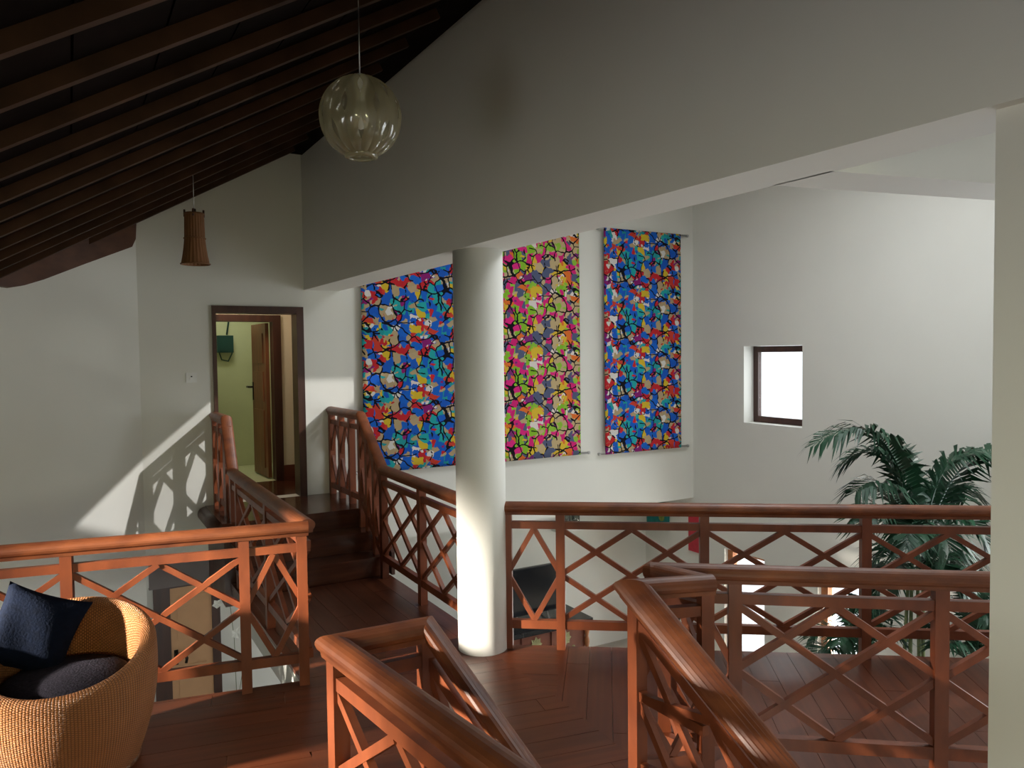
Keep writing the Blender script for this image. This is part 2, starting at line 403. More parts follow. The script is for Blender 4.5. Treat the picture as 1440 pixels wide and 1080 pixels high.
# ---------------------------------------------------------------- roof
SLV = (NV + ZV * SLOPE)
def roofpt(n, s, dz=0): return W(n, s, zroof(n) + dz)
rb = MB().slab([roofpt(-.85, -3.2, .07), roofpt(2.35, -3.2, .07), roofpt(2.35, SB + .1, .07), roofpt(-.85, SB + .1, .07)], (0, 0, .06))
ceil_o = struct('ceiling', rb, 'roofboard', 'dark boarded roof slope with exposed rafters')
build('leak_board', MB().nbox(-.90, -.84, -3.1, 7.0, 2.28, 2.80), 'roofboard', ceil_o)  # unseen board, added to stop light leaking in above the eave
k = 0; s = 7.53
DR = -.105
while s > -2.6:
    a = roofpt(-.80, s + DR * -.6, .028); b = roofpt(1.89, s + DR * 2.07, .028)
    build('rafter', MB().bar(a, b, .036, .056), 'rafter_face', ceil_o)
    s -= .462
for i in range(11):
    n0 = -.8 + .28 * i
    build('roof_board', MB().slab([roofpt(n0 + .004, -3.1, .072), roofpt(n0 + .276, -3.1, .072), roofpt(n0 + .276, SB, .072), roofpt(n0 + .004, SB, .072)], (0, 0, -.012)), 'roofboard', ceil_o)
build('ridge_beam', MB().bar(W(2.0, -3, 4.04), W(1.99, SB - .08, 4.06), .20, .20), 'roofboard', ceil_o)
# carved timber against the left wall
def tp(x, y): return on_plane(x, y, Lp(0, 0) - W(-.02, .10), W(.515, -.857))
tm = MB().slab([tp(192, 312), tp(191, 336), tp(186, 347), tp(120, 371), tp(62, 393), tp(35, 401), tp(15, 404), tp(0, 402), tp(-60, 400), tp(-60, 372), tp(0, 352), tp(60, 338), tp(120, 326)], W(-.03, .09))
timber = build('trim_2', tm, 'timber'); timber['kind'] = 'structure'; timber['label'] = 'carved brown timber at the foot of the roof'
build('carved_panel', MB().slab([tp(135, 328), tp(128, 348), tp(70, 366), tp(18, 376), tp(0, 377), tp(0, 356), tp(70, 340)], W(.012, -.022)), 'timber', timber)

# ---------------------------------------------------------------- column
cb = MB().lathe([(.163, 0), (.163, HB + .002), (0, HB + .002)], COLC, 64)
col = build('column', cb, 'wall', None, COLC); tag(col, 'round white column standing on the wooden landing', 'column')

# ---------------------------------------------------------------- railings
RH = .975
HPROF = [(-.033, -.082), (.033, -.082), (.036, -.064), (.044, -.056)] + [(.050 * math.cos(R(a)), -.036 + .036 * math.sin(R(a))) for a in range(-10, 191, 18)] + [(-.044, -.056), (-.036, -.064)]
SUB_T, SUB_H, BOT_T, BOT_H = .130, .046, .785, .055     # depths below the handrail top
def railbox(P, Q, wd, ht, top):   # a rail whose top sits `top` below the line P-Q
    off = ZV * (top + ht / 2)
    return MB().bar(P - off, Q - off, wd, ht)
def post(parent, P, zb, wd=.058, dirv=None, top=.05):
    d = Vector(dirv) if dirv is not None else Vector((1, 0, 0))
    d = Vector((d.x, d.y, 0)).normalized()
    build('post', MB().bar(Vector((P.x, P.y, zb)), P - ZV * top, wd, wd, d), 'rail', parent)
def lattice(parent, P, Q, full=True, wd=.032, tk=.028, top=SUB_T + SUB_H, bot=BOT_T):
    """P,Q: handrail-top points at the panel's two posts. X and diamond between sub rail and bottom rail"""
    def pt(u, v): return P.lerp(Q, u) - ZV * (top + (bot - top) * (1 - v))
    dd = Q - P; nrm = Vector((dd.y, -dd.x, 0)).normalized()
    L = []
    if full: L += [((0, 1), (1, 0), .002), ((0, 0), (1, 1), -.002)]
    L += [((0, .5), (.5, 1), .004), ((.5, 1), (1, .5), -.004), ((0, .5), (.5, 0), -.003), ((.5, 0), (1, .5), .003)]
    for a, b, o in L:
        build('lattice_bar', MB().bar(pt(*a) + nrm * o, pt(*b) + nrm * o, tk, wd, nrm.cross((pt(*b) - pt(*a)).normalized())), 'rail', parent)
def run(parent, P, Q, posts, zb, full=True, end0=True, end1=True, lat=None, rails=True, skip_first=False):
    """straight railing run: P,Q handrail-top ends; posts: fractions along it"""
    d = (Q - P)
    if rails:
        build('sub_rail', railbox(P, Q, .040, SUB_H, SUB_T), 'rail', parent)
        build('bottom_rail', railbox(P, Q, .042, BOT_H, BOT_T), 'rail', parent)
    for f in posts[1 if skip_first else 0:]: post(parent, P.lerp(Q, f), zb if not callable(zb) else zb(f), dirv=d)
    for i in range(len(posts) - 1):
        a, b = P.lerp(Q, posts[i]), P.lerp(Q, posts[i + 1])
        lattice(parent, a, b, (full if lat is None else lat[i]))
def Z(p, z): return Vector((p.x, p.y, z))

# R1: left landing railing
a = Z(A0 - r1d * 3.1, RH); b = Z(A0 + r1d * .015, RH)
g = thing('landing_railing', Z(A0, 0), 'red-brown wooden railing with crossed bars behind the wicker chair', 'railing')
build('handrail', MB().sweep([a, b + r1d * .03], HPROF), 'handrail', g)
L = (b - a).length
pp = at_z(348, 982, 0); f1 = 1 - ((pp - Z(b, 0)).dot(-r1d)) / L
p2 = 1 - ((Z(b, 0) - on_plane(93, 775, b, r1n)).dot(r1d)) / L
w_ = f1 - p2
run(g, a, b, [f1 - 3 * w_ if f1 - 3 * w_ > 0 else 0, p2 - w_, p2, f1, 1 - .01 / L], 0, lat=[True, True, True, False])

# R2: bridge railing, door side of the wicker chair
NB1 = 1.207; NB2 = 2.345
g = thing('bridge_railing', W(NB1, 4.6), 'wooden lattice railing along the bridge, next to the light switch wall', 'railing')
P0 = W(NB1, 4.56, RH); P1 = W(NB1, 6.95, RH + .01); P2 = W(NB1, 7.20, 1.43); P3 = W(NB1, SB - .01, 1.425)
build('handrail', MB().sweep([P0, P1, P2, P3], HPROF), 'handrail', g)
run(g, P0, P1, [.0, .44, .9], 0, skip_first=True)
run(g, P1, P2, [.0, .9], .35, full=False)
run(g, P2, P3, [.05, .5, .96], ZT, full=False)

# R3: bridge railing next to the hangings
g = thing('bridge_railing', W(NB2, 4.9), 'dark wooden lattice railing between the column and the steps to the door', 'railing')
P0 = W(NB2, 4.66, RH); P1 = W(NB2, 6.33, RH + .02); P2 = W(NB2, 6.89, 1.43); P3 = W(NB2, SB - .01, 1.425)
build('handrail', MB().sweep([P0, P1, P2, P3], HPROF), 'handrail', g)
Lx = (P1 - P0).length
q1 = at_z(592, 838, 0).dot(SV); q2 = 6.33
run(g, P0, P1, [.02, .5, 1.0], 0)
run(g, P1, P2, [.0, .33, .66, 1.0], lambda f: .0 if f == 0 else (.173 if f < .5 else .347), full=False)
run(g, P2, P3, [.3, .64, .97], ZT, full=False)

# R4: far railing of the corridor
g = thing('corridor_railing', V(-.06, 5.03), 'red-brown railing from the column towards the palm, in front of the television', 'railing')
P = Vector((-.062, 5.035, RH)); Q = Vector((4.4, 4.545, RH)); L = (Q - P).length; d = (Q - P).normalized(); pn = V(-d.y, d.x)
build('handrail', MB().sweep([P - d * .015, Q], HPROF), 'handrail', g)
fr = [.02 / L]
for x in (788, 990, 1217): fr.append((on_plane(x, 760, P, pn) - P).dot(d) / L)
fr += [fr[-1] + (fr[-1] - fr[-2]), min(.99, fr[-1] + 2 * (fr[-1] - fr[-2]))]
run(g, P, Q, fr, 0, lat=[False, True, True, True, True])

# R5: near right railing with its returns, R6: right stair handrail
pA = at_z(890, 815, RH); pB = at_z(996, 808, RH); pC = at_z(920, 791, RH)
pD = Vector((2.75, pC.y + (2.75 - pC.x) * math.tan(R(-8.5)), RH))
g = thing('stairwell_railing', Z(pC, 0), 'railing across the stairwell in front of the corridor, ending at the white pier', 'railing')
d = (pD - pC).normalized(); pn = V(-d.y, d.x); L = (pD - pC).length
build('handrail', MB().sweep([pC - d * .02, pD], HPROF), 'handrail', g)
rr = (pC - pB).normalized()
build('return_handrail', MB().sweep([pB, pC + rr * .03], [(x, y - .002) for x, y in HPROF]), 'handrail', g)
fr = [(on_plane(x, 860, pC, pn) - pC).dot(d) / L for x in (1033, 1322)]
fr += [2 * fr[1] - fr[0]]
run(g, pC, pD, [.02] + fr, 0, lat=[False, True, True])
run(g, pB.lerp(pC, .12), pC, [.9], 0, full=False, skip_first=True)
lattice(g, pB, pC, False)

rs = on_plane(1110, 1080, pA, V(-math.sin(R(-58)), math.cos(R(-58))))
dsl = rs - pA; END = pA + dsl * 2.6
g = thing('stair_railing', Z(pA, 0), 'stair handrail with slanting bars going down from the landing beside the stairwell railing', 'railing')
build('handrail', MB().sweep([END, pA, pB + (pB - pA).normalized() * .02], HPROF), 'handrail', g)
run(g, pA, END, [0.012, .42, .84], lambda f: 0 if f < .1 else -.25 * f * 3, full=True)
run(g, pA, pB, [.96], 0, full=False)
lattice(g, pA, pB, False)
m0 = pA - ZV * .485; dh = Vector((dsl.x, dsl.y, 0)).normalized()
build('level_bar', MB().bar(m0, m0 + dh * .42, .035, .04), 'rail', g)

# L: guard railing and the stair handrail joined at the head
pL = at_z(470, 893, RH); pH = at_z(603, 868, RH)
le = pL + V(math.cos(R(-53.5)), math.sin(R(-53.5))) * 2.2
hs = on_plane(752, 1080, pH, V(-math.sin(R(-51)), math.cos(R(-51))))
he = pH + (hs - pH) * 3.2
g = thing('stair_railing', Z(pL, 0), 'heavy rounded wooden railing turning back at the head of the stairs before the column', 'railing')
build('handrail', MB().sweep([le, pL, pH, he], HPROF), 'handrail', g)
run(g, pL, le, [0.01, .41, .82], 0)
run(g, pL, pH, [.97], 0, full=False)
run(g, pH, he, [.36, .72], lambda f: -.3 - f, full=True)
lattice(g, pH, pH.lerp(he, .36), True)

# ---------------------------------------------------------------- windows and doors
def frame_n(mb, n0, n1, s0, s1, z0, z1, t):   # rectangular frame in a wall of constant n
    mb.nbox(n0, n1, s0, s0 + t, z0, z1); mb.nbox(n0, n1, s1 - t, s1, z0, z1)
    mb.nbox(n0, n1, s0 + t, s1 - t, z1 - t, z1); mb.nbox(n0, n1, s0 + t, s1 - t, z0, z0 + t)
    return mb
wn = struct('window_1', frame_n(MB(), NR + .17, NR + .23, 6.045, 6.932, 1.043, 2.002, .075), 'darkwood', 'small square window with dark frame in a deep white reveal')
build('pane', MB().nbox(NR + .195, NR + .205, 6.12, 6.857, 1.118, 1.927), 'pane', wn)
for i, (s0, s1) in enumerate(((6.60, 7.27), (5.22, 5.82))):
    mb = MB().nbox(NR + .06, NR + .14, s1 - .09, s1 - .003, ZL, -.643)
    mb.nbox(NR + .06, NR + .14, s0 + .003, s0 + .02, ZL, -.643); mb.nbox(NR + .06, NR + .14, s0 + .02, s1 - .09, -.68, -.643)
    wn = struct('window_%d' % (i + 2), mb, 'orange_frame', 'tall garden window of the lower room with orange-brown frame')
    build('pane', MB().nbox(NR + .095, NR + .105, s0 + .02, s1 - .09, ZL, -.68), 'pane', wn)
wn = struct('window_4', frame_n(MB(), NR + .1, NR + .2, .003, 3.197, -.797, 2.597, .08), 'orange_frame')  # unseen window, added to go with the hall fill lamp
for k in range(3):
    build('pane', MB().nbox(NR + .145, NR + .155, .09 + k * 1.02, 1.08 + k * 1.02, -.71, 2.51), 'pane', wn)
wn = struct('window_5', frame_n(MB(), -4.15, -4.05, SW[0] + .003, SW[1] - .003, SW[2] + .003, SW[3] - .003, .06), 'darkwood')

# upper door: frame, vestibule behind it, second frame with an open leaf
fr = MB()
fr.nbox(DN0, DN0 + .035, SB - .03, SB + .18, ZT, DZ1); fr.nbox(DN1 - .075, DN1 - .004, SB - .03, SB + .18, ZT, DZ1)
fr.nbox(DN0 + .035, DN1 - .075, SB - .03, SB + .18, DZ1 - .07, DZ1)
dr = struct('door_1', fr, 'darkwood', 'dark wooden door frame at the top of the steps')
p0 = W(2.03, SB + .20); p1 = W(2.215, 8.72)
lf = MB().prism([p0, p1, p1 + (p1 - p0).cross(ZV).normalized() * .04, p0 + (p1 - p0).cross(ZV).normalized() * .04], ZT + .02, DZ1 - .09)
build('door_leaf', lf, 'doorwood', dr)
struct('floor_vestibule', MB().nbox(.75, 2.6, SB + .01, 9.0, ZT - .12, ZT - .001), 'stepwood')
struct('floor_bathroom', MB().nbox(.4, 2.8, 9.0, 10.6, ZT - .12, ZT - .002), 'tile_green')
iw = MB(); wall_cells(iw, .75, 2.7, ZT, 2.9, [(1.30, 2.125, ZT, 2.42)], lambda a, b, c, d: iw.nbox(a, b, 9.0, 9.1, c, d))
iw.nbox(2.45, 2.6, SB + .16, 9.0, ZT, 2.9); iw.nbox(.65, .8, SB + .16, 9.0, ZT, 2.9)
struct('wall_vestibule', iw, 'wall_warm')
struct('baseboard_vestibule', MB().nbox(2.127, 2.45, 8.975, 9.0, ZT, ZT + .17), 'cabinet')
struct('ceiling_vestibule', MB().nbox(.65, 2.6, SB + .16, 10.6, 2.9, 3.0), 'wall_warm')
bw = MB().nbox(.4, 2.8, 10.5, 10.6, ZT, 2.9); bw.nbox(.9, 1.0, 9.1, 10.5, ZT, 2.9); bw.nbox(2.6, 2.7, 9.1, 10.5, ZT, 2.9)
struct('wall_bathroom', bw, 'tile_green')
fr = MB(); fr.nbox(1.30, 1.385, 8.97, 9.13, ZT, 2.42); fr.nbox(2.035, 2.125, 8.97, 9.13, ZT, 2.42); fr.nbox(1.385, 2.035, 8.97, 9.13, 2.345, 2.42)
dr = struct('door_2', fr, 'darkwood', 'inner door with a brown panelled leaf standing open')
h0 = W(2.025, 9.14); h1 = at_z(363, 664, ZT); h1.z = 0
hd = (h1 - h0).normalized(); hn = Vector((hd.y, -hd.x, 0))
if hn.dot(h0) > 0: hn = -hn
leaf = build('door_leaf', MB().prism([h0, h1, h1 + hn * .04, h0 + hn * .04], ZT + .015, 2.335), 'doorwood', dr)
hl = (h1 - h0).length
for z0, z1 in ((ZT + .12, ZT + .8), (ZT + .9, ZT + 1.25), (ZT + 1.35, 2.22)):
    a = h0 + hd * hl * .17; b = h0 + hd * hl * .83
    build('panel', MB().prism([a + hn * .039, b + hn * .039, b + hn * .052, a + hn * .052], z0, z1), 'doorwood', leaf)
hp = h0 + hd * hl * .92 + hn * .04
build('handle', MB().tube([hp + ZV * 1.58, hp + hn * .05 + ZV * 1.58, hp + hn * .055 + hd * .10 + ZV * 1.58], .013, 8).bar(hp + hn * .006 + ZV * 1.42, hp + hn * .006 + ZV * 1.64, .035, .012, hn), 'bronze', leaf)
# green meter box with cable
ex = on_plane(315, 484, W(0, 10.49), SV)
g = thing('meter_box', ex, 'small dark green wall box with cables inside the inner doorway', 'wall box')
en, ez = ex.dot(NV), ex.z
build('body', MB().nbox(en - .10, en + .10, 10.39, 10.498, ez - .11, ez + .11), 'green_box', g)
build('cover', MB().nbox(en - .08, en + .05, 10.38, 10.392, ez - .09, ez + .07), 'green_box', g)
build('cable', MB().tube([W(en + .05, 10.48, 2.88), W(en + .06, 10.46, ez + .3), W(en + .03, 10.45, ez + .12)], .012, 6), 'green_box', g)
build('cable', MB().tube([W(en - .07, 10.45, ez - .1), W(en - .04, 10.45, ez - .2), W(en + .04, 10.45, ez - .22), W(en + .09, 10.45, ez - .12), W(en + .09, 10.45, ez + .1)], .009, 6), 'green_box', g)
area('vestibule_lamp', W(1.5, 8.5, 2.85), -ZV, .3, .3, 7, (1, .82, .62))
area('bathroom_lamp', W(1.7, 9.8, 2.85), -ZV, .4, .4, 5, (1, .98, .78))

# lower door seen below the bridge
fr = MB(); fr.nbox(.70, .86, SR - .06, SR + .02, ZL, -.43); fr.nbox(1.275, 1.36, SR - .06, SR + .02, ZL, -.43); fr.nbox(.86, 1.275, SR - .06, SR + .02, -.50, -.43)
dr = struct('door_3', fr, 'darkwood', 'apricot door in a dark frame on the lower floor')
leaf = build('door_leaf', MB().nbox(.861, 1.274, SR - .045, SR + .01, ZL + .01, -.502), 'orange_door', dr)
for z0, z1 in ((-1.05, -.60), (-2.1, -1.35)):
    build('panel', MB().nbox(.93, 1.21, SR - .052, SR - .044, z0, z1), 'orange_door', leaf)
hp = W(.905, SR - .045, -1.21)
build('handle', MB().bar(hp + W(0, -.006, -.12), hp + W(0, -.006, .04), .04, .012, SV).tube([hp + W(0, -.01, 0), hp + W(0, -.06, 0), hp + W(.05, -.07, .0), hp + W(.10, -.065, -.015)], .014, 8).tube([hp + W(.07, -.05, 0), hp + W(.10, -.06, -.05), hp + W(.09, -.06, -.10)], .016, 8), 'bronze', leaf)

# light switch
sp = on_plane(269, 531, W(0, SB), SV)
g = thing('light_switch', sp, 'small white light switch on the wall beside the door', 'light switch')
build('plate', MB().nbox(sp.dot(NV) - .048, sp.dot(NV) + .048, SB - .012, SB - .0005, sp.z - .048, sp.z + .048), 'white', g)
build('rocker', MB().nbox(sp.dot(NV) - .016, sp.dot(NV) + .016, SB - .018, SB - .011, sp.z - .02, sp.z + .024), 'white', g)
build('marker', MB().nbox(sp.dot(NV) - .007, sp.dot(NV) + .007, SB - .0195, SB - .0178, sp.z + .004, sp.z + .016), 'black', g)

# ---------------------------------------------------------------- wall hangings
def fabric(name, cols, ink):
    m, t, b = newmat(name); setin(b, rough=.85, spec=.15)
    nd, ln = t.nodes, t.links
    tc = nd.new('ShaderNodeTexCoord'); uv = tc.outputs['UV']
    def math_(op, a, b_=None, c=None):
        x = nd.new('ShaderNodeMath'); x.operation = op
        for i, v in enumerate((a, b_, c)):
            if v is None: continue
            if isinstance(v, (int, float)): x.inputs[i].default_value = v
            else: ln.new(v, x.inputs[i])
        return x.outputs[0]
    sep = nd.new('ShaderNodeSeparateXYZ'); ln.new(uv, sep.inputs[0])
    # the print repeats seamlessly every 0.62 m down the cloth
    T = .72
    an = math_('MULTIPLY', sep.outputs[1], 2 * math.pi / T)
    cb_ = nd.new('ShaderNodeCombineXYZ'); ln.new(sep.outputs[0], cb_.inputs[0])
    ln.new(math_('MULTIPLY', math_('COSINE', an), T / (2 * math.pi)), cb_.inputs[1]); ln.new(math_('MULTIPLY', math_('SINE', an), T / (2 * math.pi)), cb_.inputs[2])
    def warp(vec, sc, amt):
        n = nd.new('ShaderNodeTexNoise'); n.inputs['Scale'].default_value = sc; n.inputs['Detail'].default_value = 1.5
        ln.new(vec, n.inputs['Vector'])
        s_ = nd.new('ShaderNodeVectorMath'); s_.operation = 'SUBTRACT'; s_.inputs[1].default_value = (.5, .5, .5); ln.new(n.outputs['Color'], s_.inputs[0])
        k_ = nd.new('ShaderNodeVectorMath'); k_.operation = 'SCALE'; k_.inputs['Scale'].default_value = amt; ln.new(s_.outputs[0], k_.inputs[0])
        a_ = nd.new('ShaderNodeVectorMath'); a_.operation = 'ADD'; ln.new(vec, a_.inputs[0]); ln.new(k_.outputs[0], a_.inputs[1])
        return a_.outputs[0]
    def cells(vec, sc, feat='F1', metric='EUCLIDEAN'):
        v = nd.new('ShaderNodeTexVoronoi'); v.voronoi_dimensions = '3D'; v.feature = feat
        if feat == 'F1': v.distance = metric
        v.inputs['Scale'].default_value = sc; ln.new(vec, v.inputs['Vector']); return v
    def ramp(fac, cs):
        r = nd.new('ShaderNodeValToRGB'); r.color_ramp.interpolation = 'CONSTANT'
        e = r.color_ramp.elements
        while len(e) < len(cs): e.new(.5)
        for i, c in enumerate(cs): e[i].position = i / len(cs); e[i].color = (*c, 1)
        ln.new(fac, r.inputs['Fac']); return r.outputs['Color']
    def chan(v, i):
        s_ = nd.new('ShaderNodeSeparateColor'); ln.new(v.outputs['Color'], s_.inputs[0]); return s_.outputs[i]
    def mix(f, a, b_):
        x = nd.new('ShaderNodeMix'); x.data_type = 'RGBA'
        if isinstance(f, (int, float)): x.inputs[0].default_value = f
        else: ln.new(f, x.inputs[0])
        ln.new(a, x.inputs[6])
        if isinstance(b_, tuple): x.inputs[7].default_value = (*b_, 1)
        else: ln.new(b_, x.inputs[7])
        return x.outputs[2]
    w1 = warp(cb_.outputs[0], 9, .075)
    big = cells(w1, 7.8); ed = cells(w1, 7.8, 'DISTANCE_TO_EDGE')
    base = ramp(chan(big, 0), cols)
    mp = nd.new('ShaderNodeMapping'); mp.inputs['Scale'].default_value = (1.5, 1, 1); mp.inputs['Location'].default_value = (3.3, 1.7, .9)
    ln.new(warp(cb_.outputs[0], 8, .11), mp.inputs['Vector'])
    sm = cells(mp.outputs[0], 9.0, 'F1', 'CHEBYCHEV'); smc = ramp(chan(sm, 1), cols[::-1])
    pick = math_('GREATER_THAN', chan(sm, 2), .46)
    c1 = mix(pick, base, smc)
    # brushed streaks inside the patches
    mp3 = nd.new('ShaderNodeMapping'); mp3.inputs['Scale'].default_value = (1.0, 1.7, 1.7); mp3.inputs['Location'].default_value = (7.1, 4.2, 0)
    ln.new(warp(cb_.outputs[0], 7, .12), mp3.inputs['Vector'])
    st = cells(mp3.outputs[0], 8.5, 'F1', 'CHEBYCHEV'); stc = ramp(chan(st, 0), cols)
    c2 = mix(math_('GREATER_THAN', chan(st, 1), .70), c1, stc)
    nz = nd.new('ShaderNodeTexNoise'); nz.inputs['Scale'].default_value = 6.5; ln.new(cb_.outputs[0], nz.inputs['Vector'])
    line = math_('MULTIPLY', math_('LESS_THAN', ed.outputs['Distance'], .052), math_('GREATER_THAN', nz.outputs['Fac'], .47))
    c3 = mix(line, c2, ink)
    ln.new(c3, b.inputs['Base Color'])
    return m
BLUE = [(.012, .10, .52), (.012, .11, .56), (.02, .36, .38), (.42, .32, .18), (.013, .10, .50), (.012, .12, .55), (.50, .022, .03), (.62, .44, .03), (.66, .64, .62), (.02, .30, .33), (.24, .015, .16), (.45, .34, .2), (.55, .05, .03)]
PINK = [(.66, .02, .20), (.68, .025, .22), (.22, .46, .03), (.50, .38, .21), (.62, .02, .18), (.09, .11, .20), (.66, .46, .04), (.70, .64, .62), (.26, .50, .05), (.20, .03, .18), (.52, .40, .23), (.70, .16, .03)]
MT['fab_blue'] = fabric('blue_print_cloth', BLUE, (.006, .006, .012))
MT['fab_pink'] = fabric('pink_print_cloth', PINK, (.008, .006, .010))
def hanging(n0, n1, z0, z1, mat, label, flip):
    g = thing('wall_hanging', W((n0 + n1) / 2, SB - .06, z0), label, 'wall hanging', 'printed cloth hangings on the hall wall')
    s0 = SB - .075
    NXs, NZs = 24, 30; mb = MB(); uvs = []
    for iz in range(NZs + 1):
        for ix in range(NXs + 1):
            u, v = ix / NXs, iz / NZs
            wv = .004 * math.sin(u * 9 + v * 3) * math.sin(v * math.pi)
            mb.v.append(W(n0 + (n1 - n0) * u, s0 + wv, z0 + (z1 - z0) * v)); uvs.append(((1 - u if flip else u) * (n1 - n0), (1 - v if flip else v) * (z1 - z0)))
    k = NXs + 1
    for iz in range(NZs):
        for ix in range(NXs): mb.f.append((iz * k + ix, iz * k + ix + 1, (iz + 1) * k + ix + 1, (iz + 1) * k + ix))
    mb.smooth = True
    o = build('cloth', mb, mat, g)
    uvl = o.data.uv_layers.new(name='UVMap')
    for lp in o.data.loops: uvl.data[lp.index].uv = uvs[lp.vertex_index]
    so = o.modifiers.new('thick', 'SOLIDIFY'); so.thickness = .004; so.offset = 0
    for nm, z in (('top_rod', z1 - .012), ('bottom_rod', z0 + .012)):
        rd = build(nm, MB().tube([W(n0 - .09, s0 + .012, z), W(n1 + .13, s0 + .012, z)], .014, 10), 'metal', g)
        for nn in (n0 - .09, n1 + .13):
            build('end_cap', MB().tube([W(nn - .012, s0 + .012, z), W(nn + .012, s0 + .012, z)], .019, 10), 'metal', rd)
        for nn in (n0 - .05, n1 + .08):
            build('bracket', MB().bar(W(nn, s0 + .02, z), W(nn, SB - .001, z), .014, .014), 'metal', rd)
hanging(2.675, 3.96, .70, 3.505, 'fab_blue', 'blue and red patchwork print hanging between the door and the column', False)
hanging(4.18, 5.455, .69, 3.505, 'fab_pink', 'pink and green patchwork print hanging beside the column', True)
hanging(5.835, 7.10, .66, 3.505, 'fab_blue', 'blue and red patchwork print hanging at the corner of the window wall', True)

# ---------------------------------------------------------------- pendant lamps
gc = on_plane(507, 165, W(1.06, 0), NV)
GR = .0510 * gc.y
g = thing('pendant_lamp', gc, 'clear ribbed globe pendant lamp hanging on a thin cord', 'lamp')
m, t, b = newmat('clear_acrylic'); out = [x for x in t.nodes if x.type == 'OUTPUT_MATERIAL'][0]
tr = t.nodes.new('ShaderNodeBsdfTransparent'); tr.inputs[0].default_value = (.95, .93, .82, 1)
tl = t.nodes.new('ShaderNodeBsdfTranslucent'); tl.inputs[0].default_value = (.50, .46, .30, 1)
df = t.nodes.new('ShaderNodeBsdfDiffuse'); df.inputs[0].default_value = (.42, .38, .25, 1)
gl = t.nodes.new('ShaderNodeBsdfGlossy'); gl.inputs['Roughness'].default_value = .10
m1 = t.nodes.new('ShaderNodeMixShader'); m1.inputs[0].default_value = .5
m2 = t.nodes.new('ShaderNodeMixShader'); m2.inputs[0].default_value = .5
m3 = t.nodes.new('ShaderNodeMixShader'); m3.inputs[0].default_value = .10
t.links.new(df.outputs[0], m1.inputs[1]); t.links.new(tl.outputs[0], m1.inputs[2])
t.links.new(m1.outputs[0], m2.inputs[1]); t.links.new(tr.outputs[0], m2.inputs[2])
t.links.new(m2.outputs[0], m3.inputs[1]); t.links.new(gl.outputs[0], m3.inputs[2]); t.links.new(m3.outputs[0], out.inputs[0])
MT['acrylic'] = m
NG = 16
for gi in range(NG):
    a0 = 2 * math.pi * gi / NG; mb = MB(); st = 30
    for i in range(st + 1):
        th = R(8) + (R(158) - R(8)) * i / st
        hw = math.pi / NG
        def gap(seam):
            g_ = 0
            for c, wd_ in (((54, 15), (120, 15)) if seam % 2 else ((84, 14),)):
                x = (math.degrees(th) - c) / wd_
                if abs(x) < 1: g_ = (1 - x * x) * .40
            return g_
        lo_, hi_ = -hw * (1 - gap(gi % NG)), hw * (1 - gap((gi + 1) % NG))
        for j in range(5):
            f_ = -1 + j / 2
            ph_ = a0 + lo_ + (hi_ - lo_) * (f_ + 1) / 2
            rad = GR * (1 + .03 * (1 - f_ * f_))
            mb.v.append(gc + Vector((math.sin(th) * math.cos(ph_), math.sin(th) * math.sin(ph_), math.cos(th))) * rad)
    for i in range(st):
        for j in range(4): mb.f.append((i * 5 + j, i * 5 + j + 1, (i + 1) * 5 + j + 1, (i + 1) * 5 + j))
    mb.smooth = True
    build('rib', mb, 'acrylic', g)
zc = -math.cos(R(22)) * GR
build('bottom_ring', MB().lathe([(GR * .40, zc), (GR * .41, zc - .012), (GR * .30, zc - .018), (GR * .29, zc - .004), (GR * .40, zc)], gc, 32), 'acrylic', g)
build('top_cap', MB().lathe([(0, GR * 1.03), (.03, GR * 1.03), (.035, GR * .97), (.02, GR * .6), (.02, .06), (.0, .06)], gc, 20), 'white', g)
build('bulb', MB().lathe([(0, .07), (.02, .06), (.036, .02), (.036, -.01), (.024, -.04), (0, -.05)], gc, 20), 'white', g)
ctop = zroof(gc.dot(NV)) + .05
build('cord', MB().tube([gc + ZV * GR, Vector((gc.x, gc.y, ctop))], .0028, 6), 'metal', g)
build('ceiling_rose', MB().lathe([(0, 0), (.04, 0), (.045, .03), (0, .03)], Vector((gc.x, gc.y, ctop - .03)), 16), 'white', g)

MT['rattan'] = None
m, t, b = newmat('rattan_weave'); setin(b, rough=.6, spec=.3)
tc = t.nodes.new('ShaderNodeTexCoord'); mp = t.nodes.new('ShaderNodeMapping'); mp.inputs['Scale'].default_value = (40, 40, 6)
nz = t.nodes.new('ShaderNodeTexNoise'); nz.inputs['Scale'].default_value = 1; rp = t.nodes.new('ShaderNodeValToRGB')
rp.color_ramp.elements[0].color = (.13, .055, .022, 1); rp.color_ramp.elements[1].color = (.26, .12, .05, 1)
t.links.new(tc.outputs['Object'], mp.inputs[0]); t.links.new(mp.outputs[0], nz.inputs[0]); t.links.new(nz.outputs['Fac'], rp.inputs[0]); t.links.new(rp.outputs[0], b.inputs[0])
MT['rattan'] = m
lp = on_plane(274, 340, W(0, 6.116), SV); lp = W(lp.dot(NV), 6.116, lp.z)
LD = lp.y / 1080; zt_, zb_ = lp.z + 40 * LD, lp.z - 31 * LD
g = thing('pendant_lamp', Vector((lp.x, lp.y, zb_)), 'brown flared rattan pendant lamp hanging near the door', 'lamp')
def lr(f): return (.0125 + .0 * f) * lp.y * (.92 + .12 * (1 - f) + .9 * max(0, .55 - f) ** 1.7)
seg = 44; mb = MB(); rows = 26
for i in range(rows + 1):
    f_ = i / rows; rr_ = lr(f_)
    for q in range(seg):
        a = 2 * math.pi * q / seg
        r_ = rr_ + (.0022 if q % 2 else -.0008)
        mb.v.append(Vector((lp.x + math.cos(a) * r_, lp.y + math.sin(a) * r_, zb_ + (zt_ - zb_) * f_)))
